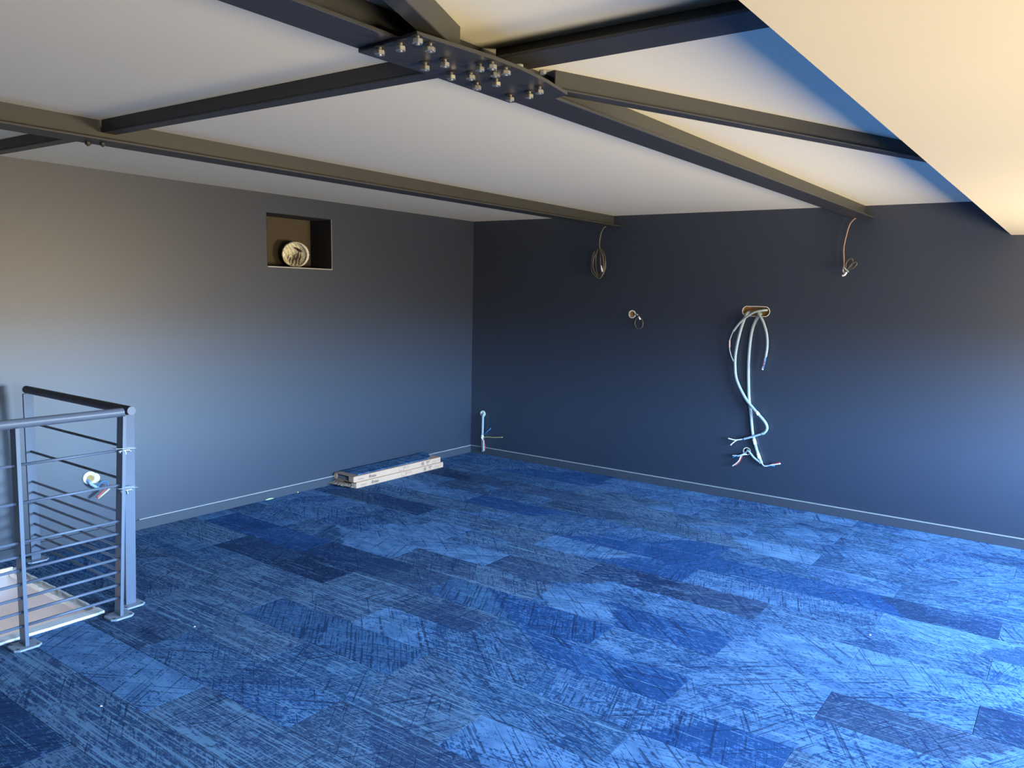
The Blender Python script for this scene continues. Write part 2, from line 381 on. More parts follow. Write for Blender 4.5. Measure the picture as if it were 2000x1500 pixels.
for n in range(0, 31):
    y1 = 0. if n == 0 else -.198-.25*(n-1); y0 = -.198-.25*n; oy = y0
    if y1 < YF: break
    y0 = max(y0, YF)
    off = .124 if n % 2 else .624
    row = PL.get(n, 'gm dg gg').split()
    for i, k in enumerate(range(-1, 7)):
        x0, x1 = max(.0, k+off), min(WX, k+off+1)
        if x1 <= x0: continue
        tt = row[i] if i < len(row) else row[(i*7+n) % len(row)]
        if n >= 17:      # the list for these rows starts at the same first plank
            tt = row[i] if i < len(row) else 'gm'
        sd = n*11+i*5+3
        # cut around the stair opening
        hx0, hx1, hy0, hy1 = SH[0]-.004, SH[1]+.045, SH[2]-.004, SH[3]+.005
        if x1 <= hx0 or x0 >= hx1 or y1 <= hy0 or y0 >= hy1: add_plank(k+off, oy, x0, x1, y0, y1, tt[0], tt[1], sd)
        else:
            if y1 > hy1+.006: add_plank(k+off, oy, x0, x1, hy1, y1, tt[0], tt[1], sd); yt = hy1
            else: yt = y1
            if y0 < hy0: add_plank(k+off, oy, x0, x1, y0, hy0, tt[0], tt[1], sd); yb = hy0
            else: yb = y0
            if x0 < hx0: add_plank(k+off, oy, x0, hx0, yb, yt, tt[0], tt[1], sd)
            if x1 > hx1: add_plank(k+off, oy, hx1, x1, yb, yt, tt[0], tt[1], sd)

# ------------------------------------------------------------------ stair opening
sb = bmesh.new(); x0, x1, y0, y1 = SH
box(sb, x0-.02, x0-.001, y0, y1+.02, -2.5, -.0065); box(sb, x0-.001, x1+.02, y1+.001, y1+.02, -2.5, -.0065)
box(sb, x1+.001, x1+.02, y0, y1, -2.5, -.0065); box(sb, x0-.02, x1+.02, y0-.02, y0-.001, -2.5, -.0065)
shaft = struct(link('trim_3', sb, SHAFT))
struct(bx('trim_4', (x0-.02, x1+.02, y0-.02, y1+.02, -2.6, -2.501), BROWN))
ld = bpy.data.lights.new('shaft_fill_light', 'AREA'); ld.shape = 'RECTANGLE'; ld.size = 1.0; ld.size_y = 1.6; ld.energy = 26; ld.color = (.90, .93, 1)  # added area lamp, out of view in the shaft, brightens its walls
lo_ = bpy.data.objects.new('shaft_fill_light', ld); COL.objects.link(lo_); lo_.location = (1.06, -5.35, -.95); lo_.rotation_euler = (0, PI/2, 0)
def ragged(name, pts, w, z0, z1, mt, parent, jit=.004, seed=1, n=26):
    r = random.Random(seed); bm = bmesh.new(); a, b_ = Vector(pts[0]), Vector(pts[1]); d = (b_-a); nn = Vector((-d.y, d.x)).normalized()
    prev = None
    for i in range(n+1):
        p = a+d*i/n; e0 = r.uniform(-jit, jit); e1 = r.uniform(-jit, jit)*.5; zt = z1+r.uniform(-jit, jit)*.35
        q = [bm.verts.new((*(p+nn*e0), z0)), bm.verts.new((*(p+nn*(w+e1)), z0)), bm.verts.new((*(p+nn*(w+e1)), zt)), bm.verts.new((*(p+nn*e0), zt))]
        if prev:
            for k in range(4): bm.faces.new((prev[k], prev[(k+1) % 4], q[(k+1) % 4], q[k]))
        else: bm.faces.new(q)
        prev = q
    bm.faces.new(prev[::-1]); return link(name, bm, mt, parent)
# front rim (towards the room), double rim along the far side, upright board at the left
rim = ragged('trim_5', ((x1+.043, y0), (x1+.043, y1-.008)), .060, -.03, .012, GYPS, None, .004, 3, 60); struct(rim)
rim2 = ragged('trim_6', ((x1-.005, y1-.017), (x0, y1-.017)), -.011, -.03, .006, GYPS, None, .003, 5, 30); struct(rim2)
o = ragged('plasterboard_edge', ((x1-.06, y1-.048), (x0+.02, y1-.048)), -.012, -.03, -.002, GYPS, rim2, .004, 8, 30)
o = ragged('metal_profile', ((x1-.06, y1-.034), (x0+.02, y1-.034)), -.004, -.03, -.008, TRIMM, rim2, .001, 9, 6)
rim3 = ragged('trim_7', ((x0, y1-.02), (x0, y0)), -.014, -.03, .010, GYPS, None, .002, 6, 30); struct(rim3)

# ------------------------------------------------------------------ steel beams
def ibeam(name, pts, w, zb, ft, label, group, zt=H-.0006, half=None, mt=STEEL):
    """I-section: pts = two centre points; web up to the ceiling, bottom flange below"""
    a, b_ = Vector(pts[0]), Vector(pts[1]); d = (b_-a); L_ = d.length; ang = math.atan2(d.y, d.x)
    o = empty(name, (a.x, a.y, zb), label, 'beam', group); o.rotation_euler = (0, 0, ang)
    h = zt-zb
    bx('bottom_flange', (0, L_, -w/2, w/2, 0, ft), mt, o, bev=.0018)
    bm = bmesh.new(); box(bm, 0, L_, -.0045, .0045, ft, h)
    for s in (-1, 1):      # root fillets
        v = [bm.verts.new(q) for q in ((0, s*.0045, ft), (0, s*.014, ft), (0, s*.0045, ft+.010), (L_, s*.0045, ft), (L_, s*.014, ft), (L_, s*.0045, ft+.010))]
        bm.faces.new((v[1], v[2], v[5], v[4])); bm.faces.new((v[0], v[1], v[2])); bm.faces.new((v[3], v[4], v[5]))
    link('web', bm, mt, o); return o
ZB = 2.128
A = ibeam('steel_beam', ((1.393, YF+.002), (1.505, -.002)), .132, 2.124, .010, 'long dark steel beam nearer the left wall, ending above the coiled cable', None)
B = ibeam('steel_beam', ((3.313, YF+.002), (3.480, -.002)), .132, ZB, .010, 'dark steel main beam carrying the bolted plate, ending above the knotted cable', None)
def angle(name, pts, w, zb, label, side=1):
    a, b_ = Vector(pts[0]), Vector(pts[1]); d = (b_-a); L_ = d.length; ang = math.atan2(d.y, d.x)
    o = empty(name, (a.x, a.y, zb), label, 'beam'); o.rotation_euler = (0, 0, ang); h = H-.0006-zb
    bx('web', (0, L_, 0, side*.006, .006, h), STEEL, o, bev=.0012); bx('bottom_flange', (0, L_, 0, side*w, 0, .006), STEEL, o, bev=.0012); return o
angle('cross_beam', ((1.462, -4.150), (3.395, -4.128)), .055, 2.162, 'dark cross beam spanning between the two long beams')
angle('cross_beam', ((.002, -4.175), (1.435, -4.152)), .055, 2.162, 'short dark cross beam stub at far left, between left wall and first long beam')
ibeam('cross_beam', ((3.425, -4.068), (4.325, -4.068)), .122, 2.165, .008, 'dark cross beam running right from the bolted plate to the cream bulkhead', None)
def brace(pts, w, zb, label):
    a, b_ = Vector(pts[0]), Vector(pts[1]); d = (b_-a); L_ = d.length; ang = math.atan2(d.y, d.x)
    o = empty('diagonal_brace', (a.x, a.y, zb), label, 'brace'); o.rotation_euler = (0, 0, ang); h = H-.0006-zb
    return o, L_, h
o, L_, h = brace(((3.447, -3.82), (4.318, -1.80)), .045, 2.152, 'thin dark diagonal brace running right from plate to bulkhead')
bx('web', (0, L_, -.006, .0, .005, h), STEEL, o, bev=.001); bx('bottom_flange', (0, L_, -.026, .024, 0, .005), STEEL, o, bev=.001)
o, L_, h = brace(((3.436, -4.268), (3.978, -5.603)), .045, 2.150, 'square-ended diagonal brace rising toward the top edge above the plate')
bx('hollow_section', (0, L_, -.024, .024, 0, h), STEEL, o, bev=.002)

# bolted gusset plate
G = empty('gusset_plate', (3.44, -4.19, ZB-.010), 'dark bolted gusset plate under the crossing of beams and braces', 'plate')
pb = bmesh.new()
out = [(3.318, -4.468), (3.532, -4.492), (3.566, -4.262), (3.572, -4.150), (3.560, -4.02), (3.538, -3.885), (3.470, -3.86), (3.336, -3.890), (3.333, -4.276)]
prism(pb, [(x-3.44, y+4.19) for x, y in out], .0005, .0095); bevel(pb, .0012); link('plate', pb, STEEL, G)
BOLTS = [(3.396, -4.473), (3.461, -4.471), (3.530, -4.488), (3.518, -4.434), (3.404, -4.328), (3.465, -4.324), (3.402, -4.228), (3.446, -4.202), (3.398, -4.119),
         (3.517, -4.253), (3.552, -4.249), (3.519, -4.194), (3.467, -4.122), (3.552, -4.193), (3.399, -3.970), (3.467, -3.972), (3.521, -4.000)]
def nut(parent, name, x, y, z, r, h, rot, mt=ZINC):
    bm = bmesh.new(); P = [(x+r*math.cos(rot+k*PI/3), y+r*math.sin(rot+k*PI/3)) for k in range(6)]; prism(bm, P, z-h, z); bevel(bm, r*.10); return link(name, bm, mt, parent)
rb = random.Random(4)
for x, y in BOLTS:
    lx, ly = x-3.44, y+4.19; s = bmesh.new(); lathe(s, [(.0001, -.0205), (.0042, -.020), (.0048, -.0192), (.0048, .0), (.0001, .0)], (lx, ly, 0), seg=12)
    sh = link('bolt', s, ZINC, G, smooth=False); w_ = bmesh.new(); lathe(w_, [(.0001, -.0015), (.0125, -.0015), (.0125, -.0002), (.0001, -.0002)], (lx, ly, 0), seg=16); link('washer', w_, STEEL, sh)
    nut(sh, 'nut', lx, ly, -.0065-rb.uniform(0, .002), .0128, .0105, rb.uniform(0, 1))
for x, y in ((3.500, -4.135), (3.520, -4.06)):      # heads above the plate
    nut(G, 'bolt_head', x-3.44+.052, y+4.19, .021, .010, .009, .3)
for i, (x, y) in enumerate(((1.425, -4.190), (1.462, -4.150))):
    bo = empty('flange_bolt', (x, y, 2.124), 'small dark bolt %s under the first long beam at its crossing' % ('nearer the left edge' if i == 0 else 'on the right'), 'bolt')
    nut(bo, 'nut', 0, 0, -.001, .012, .012, .4+i, STEEL); s = bmesh.new(); lathe(s, [(.0001, -.019), (.005, -.018), (.005, 0), (.0001, 0)], seg=12); link('shank', s, STEEL, bo)

# ------------------------------------------------------------------ railings
RZ = [.795, .632, .462, .402, .343, .281, .219, .156, .094]
def post(parent, c, along, h, lean=(0, 0)):
    """flat bar standing on a plate; broad side square to the railing line"""
    x, y = c; bm = bmesh.new()
    if along == 'y': box(bm, x-.027, x+.027, y-.0075, y+.0075, .0115, h)
    else: box(bm, x-.0075, x+.0075, y-.024, y+.024, .0115, h)
    for v in bm.verts:
        if v.co.z > .5: v.co.x += lean[0]; v.co.y += lean[1]
    p = link('post', bm, RAIL, parent)
    pl = bmesh.new(); a, b_ = (.050, .055)
    c1 = .018; pts = [(x-a, y-b_+c1), (x-a+c1, y-b_), (x+a-c1, y-b_), (x+a, y-b_+c1), (x+a, y+b_-c1), (x+a-c1, y+b_), (x-a+c1, y+b_), (x-a, y+b_-c1)]
    prism(pl, pts, .0015, .0105); bevel(pl, .0012); bp = link('base_plate', pl, BASEP, p)
    for sx_, sy_ in ((-1, -1), (-1, 1), (1, -1), (1, 1)):
        q = bmesh.new(); lathe(q, [(.0001, .0122), (.0052, .0120), (.0056, .0104)], (x+sx_*.034, y+sy_*.038, 0), seg=10); link('screw', q, RAILSH, p)
    return p
XN = 1.222
N_ = empty('railing', (XN, -4.06, 0), 'near steel railing panel at left edge, rods running toward the camera', 'railing')
def pp(o, P):
    o.parent = P; o.matrix_parent_inverse = Matrix.Translation(-Vector(P.location)); return o
for y, ly in ((-4.072, .062), (-4.476, .022), (-5.45, 0), (-6.50, 0)): pp(post(None, (XN, y), 'y', .955, (0, ly)), N_)
bm = bmesh.new(); tube(bm, [(XN, -6.6, .9705), (XN, -4.005, .9705)], .0205, seg=20, sub=1); pp(link('handrail', bm, RAIL, smooth=False), N_)
for z in RZ:
    ys = [(-4.070, -4.462), (-4.478, -5.442), (-5.458, -6.492)]
    ys[0] = (-4.080+.065*z, -4.468+.023*z); ys[1] = (-4.484+.023*z, ys[1][1])
    for a, b_ in ys:
        bm = bmesh.new(); tube(bm, [(XN, b_, z), (XN, a, z)], .0065, seg=12, sub=1); pp(link('rod', bm, RAIL, smooth=True), N_)
YFR = -3.972
F_ = empty('railing', (.66, YFR, 0), 'far steel railing panel with shade-darkened handrail, reaching the left wall', 'railing')
for x, lx in ((.118, .045), (1.135, .075)): pp(post(None, (x, YFR), 'x', .955, (lx, 0)), F_)
bm = bmesh.new(); tube(bm, [(.150, YFR, .975), (1.238, YFR, .975)], .0205, seg=20, sub=1); hr = pp(link('handrail', bm, [RAILSH]), F_)
bm = bmesh.new(); lathe(bm, [(.0001, .0012), (.0200, .0012), (.0205, 0)], (1.2385, YFR, .975), 'X', 20); link('end_cap', bm, RAIL, hr)
for z in RZ:
    bm = bmesh.new(); tube(bm, [(.1255+.047*z, YFR, z), (1.1275+.079*z, YFR, z)], .0065, seg=12, sub=1); pp(link('rod', bm, RAILSH if z > .5 else RAIL, smooth=True), F_)
for i, z in enumerate((.800, .612)):
    c = empty('clamp', (1.222, -4.018, z), '%s shiny clamp joining the two railing corner posts' % ('upper' if i == 0 else 'lower'), 'clamp')
    bm = bmesh.new(); box(bm, -.010, .030, -.040, .052, .004, .007); bevel(bm, .0008)
    bmesh.ops.rotate(bm, verts=bm.verts, cent=(0, 0, .005), matrix=Matrix.Rotation(-.10, 3, 'X')); link('strap', bm, SHINY, c)
    bm = bmesh.new(); tube(bm, [(.020, -.026, -.006), (.024, .0, -.004), (.024, .030, -.007)], .0035, seg=8, sub=4); link('screw', bm, SHINY, c, smooth=True)
    for q in (-.020, .004, .028): nut(c, 'nut', .022, q, -.006, .0065, .007, q*50, SHINY)
    bm = bmesh.new(); box(bm, .016, .026, .000, .010, -.026, -.012); bevel(bm, .002); link('wing', bm, SHINY, c)

# ------------------------------------------------------------------ cartons of carpet planks
def text(body, size, at_, parent, mt, shear=0., bold=0.):
    cu = bpy.data.curves.new('print', 'FONT'); cu.body = body; cu.size = size; cu.shear = shear; cu.offset = bold; cu.extrude = .0002; cu.resolution_u = 3
    t = bpy.data.objects.new('tmp', cu); COL.objects.link(t)
    me = bpy.data.meshes.new_from_object(t.evaluated_get(bpy.context.evaluated_depsgraph_get())); COL.objects.unlink(t); bpy.data.objects.remove(t)
    me.materials.clear(); me.materials.append(mt); me.name = 'lettering'
    o = bpy.data.objects.new('lettering', me); COL.objects.link(o)
    o.matrix_local = Matrix(((0, 0, 1, at_[0]), (1, 0, 0, at_[1]), (0, 1, 0, at_[2]), (0, 0, 0, 1))); o.parent = parent; return o
def prints(par, xf, y0, z0):
    k = text('Forbo', .024, (xf, y0+.045, z0+.013), par, INKL); text('flotex', .034, (xf, y0+.158, z0+.012), par, INK, .22, .0006)
    text('TM', .006, (xf, y0+.262, z0+.036), par, INKL)
    def rects(name, L, mt):
        bm = bmesh.new()
        for y_, z_, w, h in L: box(bm, xf, xf+.0003, y0+y_, y0+y_+w, z0+z_, z0+z_+h)
        link(name, bm, mt, par)
    # framed panel with an eye-like sign and small triangles
    sg = [(.500, .038, .120, .001), (.500, .016, .001, .022), (.619, .020, .001, .018), (.554, .0245, .010, .005), (.597, .020, .016, .001), (.597, .026, .016, .001), (.597, .032, .016, .001), (.590, .020, .001, .016)]
    sg += [(.560+.018*math.cos(2*PI*q/14), .027+.008*math.sin(2*PI*q/14), .0030, .0022) for q in range(14)]
    sg += [(q+t*.0015, .008+t*.0016, .012-t*.003, .0016) for q in (.500, .522, .544) for t in range(4)]
    rects('printed_sign', sg, INK)
    rects('printed_code', [(.770+q*.0046, .008+t*.0034, .0035, .0026) for q in range(7) for t in range(9) if (q*5+t*3) % 4], INK)
    rects('printed_text', [(.825+t*.003, .036-t*.0045, w, .0022) for t, w in enumerate((.056, .050, .036, .030))]+[(.838, .012, .018, .0020), (.838, .008, .018, .0018)], INK)
    rects('printed_symbol', [(.905+q*.0012, .010+q*.0030, .0025, .0030) for q in range(8)]+[(.927-q*.0012, .010+q*.0030, .0020, .0030) for q in range(8)]+[(.905, .008, .024, .002)], INKL)
    rects('printed_symbol', [(.938+q*.010, .012, .0022, .020) for q in range(3)]+[(.936+q*.010, .010, .006, .002) for q in range(3)], INKL)
    rects('printed_symbol', [(.985+.010*math.cos(2*PI*q/16), .021+.010*math.sin(2*PI*q/16), .0028, .0028) for q in range(16)], INKL)
def carton(y0, y1, x0, x1, z0, h, label, crushed):
    c = empty('carton', (x0, y0, z0), label, 'box', 'pale carpet cartons by the left wall'); w = x1-x0; l = y1-y0; t = .0028
    body = bmesh.new()
    box(body, 0, w, 0, l, 0, t); box(body, w-t, w, 0, l, t, h-t); box(body, 0, t, 0, l, t, h-t); box(body, t, w-t, l-t, l, t, h-t); box(body, 0, w, 0, l, h-t, h)
    bevel(body, .0007); link('body', body, [CARD], c)
    if not crushed:      # side flaps folded outward at the open end
        bx('flap', (w-.052, w-.001, -.005, -.002, .002, h-.002), CARD, c, bev=.0006)
        bx('flap', (.001, .034, -.005, -.002, .002, h-.004), CARD, c, bev=.0006)
        q = bmesh.new(); v = [q.verts.new(p) for p in ((.0, -.001, h-.003), (w, -.001, h-.003), (w-.004, .062, h+.0016), (.004, .062, h+.0016), (.0, -.001, h+.001), (w, -.001, h+.001), (w-.004, .062, h+.0030), (.004, .062, h+.0030))]
        for f in ((0, 1, 2, 3), (7, 6, 5, 4), (0, 4, 5, 1), (1, 5, 6, 2), (2, 6, 7, 3), (3, 7, 4, 0)): q.faces.new([v[i] for i in f])
        link('top_edge', q, CARDIN, c)
    else:
        q = bmesh.new(); n = 14; r = random.Random(3); top = []; bot = []
        for i in range(n+1):
            u = i/n; x = w*.03+w*.92*u; d = -.075+.045*u+r.uniform(-.006, .006); zz = .010+.012*(1-u)+r.uniform(-.002, .003)
            top.append([q.verts.new((x, 0, h-.006-.010*math.sin(u*3)**2)), q.verts.new((x, d*.5, h*.62+r.uniform(-.003, .003))), q.verts.new((x, d, zz))])
        for i in range(n):
            for k in range(2): q.faces.new((top[i][k], top[i+1][k], top[i+1][k+1], top[i][k+1]))
        fl_ = link('flap', q, CARDIN, c); md = fl_.modifiers.new('s', 'SOLIDIFY'); md.thickness = .0028
        q = bmesh.new(); v = [q.verts.new(p) for p in ((w-.002, -.002, .003), (w-.05, -.020, .004), (w-.035, -.018, h-.006), (w-.002, -.002, h-.006))]; q.faces.new(v)
        fl_ = link('flap', q, CARDIN, c); md = fl_.modifiers.new('s', 'SOLIDIFY'); md.thickness = .0028
    prints(c, w+.0004, 0, 0)
    return c
carton(-1.712, -.690, .004+.010, .252, .0008, .0465, 'lower pale cardboard carton with crushed end flap, lying on the carpet', True)
up = carton(-1.728, -.712, .014, .240, .0478, .0465, 'upper pale cardboard carton with open end, stacked on the other', False)
for i in range(5):
    b_ = bmesh.new(); box(b_, .022, .205+.002*(i % 2), -1.700+.003*(i % 3), -.722, .0512+i*.0055, .0563+i*.0055)
    o = link('carpet_tile', b_, TILEE if i < 4 else CARPET); o['seed'] = 3.; tag(o, '%s carpet tile packed inside the open upper carton' % ('bottom', 'second lowest', 'middle', 'second highest', 'topmost blue-faced')[i], 'carpet tile', 'carpet tiles packed in the upper carton')
# loose plank on top, far end dog-eared
q = bmesh.new(); pts = [(0, 0)]; n = 24; top = []
for i in range(n+1):
    y = i/n*.955; x1_ = .192 - (0 if y < .80 else (.15*((y-.80)/.155)**2)); lift = 0 if y < .75 else .006*((y-.75)/.2)**2
    top.append([q.verts.new((0, y, lift)), q.verts.new((x1_, y, lift)), q.verts.new((x1_, y, lift+.005)), q.verts.new((0, y, lift+.005))])
for i in range(n):
    for k in range(4): q.faces.new((top[i][k], top[i][(k+1) % 4], top[i+1][(k+1) % 4], top[i+1][k]))
q.faces.new(top[0]); q.faces.new(top[-1][::-1])
o = link('loose_carpet_plank', q, CARPET); o.location = (.028, -1.665, .0978); set_tone(o, 'm', 'g', 31); o['ang'] = 1.5
tag(o, 'loose blue carpet plank lying on top of the upper carton', 'carpet tile')

# ------------------------------------------------------------------ flexible duct in the niche
du = empty('foil_duct', (-.10, -1.940, 1.805), 'crumpled foil ventilation duct end inside the square wall niche', 'duct')
def duct():
    bm = bmesh.new(); r = random.Random(2); seg = 44; rings = []
    ax = Vector((.74, -.67, -.05)).normalized(); s1 = ax.cross(Vector((0, 0, 1))).normalized(); s2 = ax.cross(s1)
    for i in range(25):
        t = -.085+i*.0075; rr = .083+.003*math.sin(i*PI); rr = .094 if i % 2 else .088
        c = Vector((-.045, .0, 0))+ax*t
        rings.append([bm.verts.new(c+(s1*math.cos(a)+s2*math.sin(a))*(rr+r.uniform(-.0018, .0018))) for a in (2*PI*k/seg for k in range(seg))])
    for i in range(len(rings)-1):
        for k in range(seg): bm.faces.new((rings[i][k], rings[i][(k+1) % seg], rings[i+1][(k+1) % seg], rings[i+1][k]))
    o = link('duct_wall', bm, FOIL, du); md = o.modifiers.new('s', 'SOLIDIFY'); md.thickness = .0012
    # crumpled foil bung closing most of the mouth
    bm = bmesh.new(); c0 = Vector((-.045, 0, 0))+ax*.060; g = []
    for i in range(11):
        rad = .087*i/10; ring = []
        for k in range(seg):
            a = 2*PI*k/seg; u, v = rad*math.cos(a), rad*math.sin(a)
            ridge = .010*math.sin((u*.9+v*.45)*260)+.004*math.sin(v*330+u*90)+r.uniform(-.002, .002)
            ring.append(bm.verts.new(c0+s1*u+s2*v+ax*(ridge*(1-.3*i/10)-.012*(1-(i/10)**2))))
        g.append(ring)
    for i in range(10):
        for k in range(seg):
            try: bm.faces.new((g[i][k], g[i][(k+1) % seg], g[i+1][(k+1) % seg], g[i+1][k]))
            except ValueError: pass
    link('foil_bung', bm, FOIL, du)
    R0 = .088
    for u0, v0, u1, v1, w in ((-.50, -.72, -.38, -.20, .003), (-.30, -.86, .02, .05, .0042), (-.02, -.92, .36, .34, .0050), (.26, -.80, .50, .10, .0040), (-.10, .62, .20, .50, .0035), (.12, .55, .58, .22, .0060), (-.62, -.40, -.52, .05, .002)):
        bm = bmesh.new(); P = []
        for k in range(7):
            f = k/6; P.append(c0+s1*(R0*(u0+(u1-u0)*f)+.003*math.sin(k*2.1))*SG+s2*(R0*(v0+(v1-v0)*f))*SV+ax*.010)
        tube(bm, P, lambda t: w*1.5*(.35+.65*math.sin(PI*t)), seg=7, sub=3); link('inner_rib', bm, FOILD, du, smooth=True)
SG = -1; SV = -1
duct()

# ------------------------------------------------------------------ electrics on the walls
def ring_y(name, c, w, h, th, mt, parent, y0=-.004, y1=.010):
    bm = bmesh.new(); n = 36; R_ = []
    for rr, yy in ((0, y1), (0, y0), (th, y0), (th, 0)):
        ring = []
        for k in range(n):
            a = 2*PI*k/n; c_, s_ = math.cos(a), math.sin(a); fl_ = w-h
            ring.append(bm.verts.new((c[0]+(math.copysign(fl_, c_) if abs(c_) > 1e-6 else 0)+(h-.0005+rr)*c_, yy, c[1]+(h-.0005+rr)*s_)))
        R_.append(ring)
    for i in range(3):
        for k in range(n): bm.faces.new((R_[i][k], R_[i][(k+1) % n], R_[i+1][(k+1) % n], R_[i+1][k]))
    return link(name, bm, mt, parent)
rim_ = tag(ring_y('cable_opening_rim', (2.766, 1.466), .104, .036, .004, RIM, None), 'white-rimmed oblong plaster opening in back wall, with thick pale cables', 'opening')
rim_b = tag(ring_y('cable_opening_rim', (2.769, .389), .026, .026, .005, RIM, None), 'small round plaster hole low on back wall, below the oblong opening', 'opening')
# four cables out of the oblong opening
C1 = tag(tb('power_cable', [(2.84, .03, 1.478), (2.852, -.02, 1.478), (2.835, -.05, 1.475), (2.767, -.060, 1.456), (2.677, -.055, 1.388), (2.614, -.050, 1.306)], .0085, CABLE), 'short grey cable curving left from the oblong opening, thin cores exposed', 'cable')
tb('core', [(2.614, -.050, 1.306), (2.591, -.045, 1.234), (2.595, -.042, 1.168), (2.613, -.040, 1.113), (2.641, -.032, 1.058)], .0042, CABLE, C1)
tb('core_joint', [(2.591, -.045, 1.240), (2.593, -.043, 1.185)], .0056, mat('pink tape', (.72, .50, .46), .6), C1, sub=1)
C2 = tag(tb('power_cable', [(2.71, .03, 1.46), (2.700, -.022, 1.438), (2.665, -.030, 1.313), (2.641, -.030, 1.161), (2.641, -.030, 1.048), (2.665, -.034, .936), (2.747, -.040, .801), (2.845, -.045, .702), (2.907, -.04, .638), (2.924, -.035, .593), (2.905, -.03, .557), (2.885, -.030, .545)], .0115, CABLE), 'long pale cable crossing over, its end bent back to the left', 'cable')
tb('tape', [(2.835, -.0445, .712), (2.857, -.0445, .690)], .0125, CABLEW, C2, sub=1)
tb('inner_core', [(2.890, -.030, .547), (2.815, -.030, .514), (2.744, -.030, .486)], .0085, CABLEB, C2)
tb('wire', [(2.744, -.030, .486), (2.681, -.030, .471), (2.621, -.030, .476)], .0048, CABLEW, C2); tb('wire', [(2.700, -.030, .476), (2.668, -.030, .450), (2.645, -.030, .424)], .0045, CABLEW, C2)
C3 = tag(tb('power_cable', [(2.80, .03, 1.45), (2.791, -.014, 1.430), (2.755, -.018, 1.336), (2.741, -.016, 1.195), (2.742, -.014, 1.036), (2.760, -.014, .820), (2.786, -.014, .680), (2.810, -.016, .539), (2.853, -.020, .410), (2.897, -.022, .316)], .0120, CABLE), 'longest straight pale cable hanging down to the small round hole', 'cable')
tb('tape', [(2.823, -.0185, .495), (2.836, -.0185, .455)], .0132, CABLEW, C3, sub=1); tb('tape', [(2.862, -.0205, .388), (2.878, -.021, .352)], .0132, CABLEW, C3, sub=1)
tb('wire', [(2.897, -.022, .318), (2.926, -.030, .300), (2.981, -.034, .318), (3.045, -.036, .337)], .0048, CABLEW, C3); tb('wire', [(2.925, -.030, .306), (2.963, -.034, .310), (3.002, -.034, .312)], .004, BLUE, C3)
tb('wire', [(2.981, -.040, .326), (3.01, -.04, .334), (3.04, -.04, .345)], .0035, RED, C3)
C4 = tag(tb('power_cable', [(2.79, .03, 1.47), (2.794, -.025, 1.452), (2.840, -.045, 1.395), (2.874, -.045, 1.305), (2.885, -.045, 1.214), (2.880, -.045, 1.136)], .0105, CABLE), 'short thick pale cable curving right from the oblong opening', 'cable')
tb('wire', [(2.880, -.045, 1.136), (2.871, -.045, 1.084), (2.861, -.045, 1.033)], .0065, CABLEW, C4); tb('wire', [(2.885, -.050, 1.130), (2.878, -.050, 1.084), (2.869, -.050, 1.040)], .0030, BLUE, C4); tb('wire', [(2.874, -.052, 1.100), (2.866, -.052, 1.06)], .0030, RED, C4, sub=1)
C5 = tag(tb('power_cable', [(2.768, .03, .392), (2.775, -.012, .398), (2.799, -.024, .388), (2.836, -.026, .352), (2.891, -.024, .318)], .0085, CABLE), 'short cable looping from the small low hole down right', 'cable')
tb('sheath_stub', [(2.765, .02, .385), (2.745, -.03, .362), (2.705, -.035, .348)], .0070, CABLEB, C5)
for P, mt in (([(2.777, -.020, .370), (2.729, -.034, .356), (2.668, -.036, .346)], CABLEW), ([(2.738, -.034, .357), (2.717, -.034, .306), (2.672, -.034, .262)], CABLEW), ([(2.745, -.03, .350), (2.722, -.03, .300), (2.690, -.03, .268)], RED), ([(2.70, -.04, .35), (2.672, -.042, .330)], BLUE)):
    tb('wire', P, .0040, mt, C5)
# far corner outlet
so = empty('wall_outlet_box', (.147, 0, .395), 'round white wall box near the room corner, cable hanging to the skirting', 'outlet box')
def disc(parent, c, r, mt, axis='Y', d=.006, name='rim', s=-1):
    bm = bmesh.new(); lathe(bm, [(.0001, s*d*.4), (r*.62, s*d*.45), (r*.72, s*d), (r*.95, s*d), (r, s*d*.6), (r, 0)], c, axis, 24); return link(name, bm, mt, parent, smooth=False)
disc(so, (0, -.0005, 0), .031, RIM)
tb('cable', [(.010, -.006, .0), (.022, -.026, -.02), (.020, -.026, -.06), (.019, -.025, -.215), (.024, -.023, -.365)], .0115, CABLE, so)
tb('sheath_end', [(.0185, -.026, -.20), (.020, -.025, -.24)], .0135, CABLEW, so, sub=1)
tb('wire', [(.033, -.030, -.205), (.124, -.030, -.124)], .0030, BLUE, so, sub=1); tb('wire', [(.034, -.030, -.245), (.045, -.030, -.222), (.10, -.030, -.212), (.159, -.030, -.209), (.267, -.030, -.193)], .0036, YEL, so)
tb('wire', [(.038, -.032, -.235), (.050, -.035, -.275), (.060, -.035, -.313), (.055, -.035, -.354)], .0040, RED, so); tb('wire', [(.046, -.040, -.25), (.048, -.042, -.30), (.050, -.04, -.35)], .0036, CABLEW, so)
tb('strap', [(.010, -.038, -.225), (.038, -.038, -.250)], .004, CABLEW, so, sub=1)
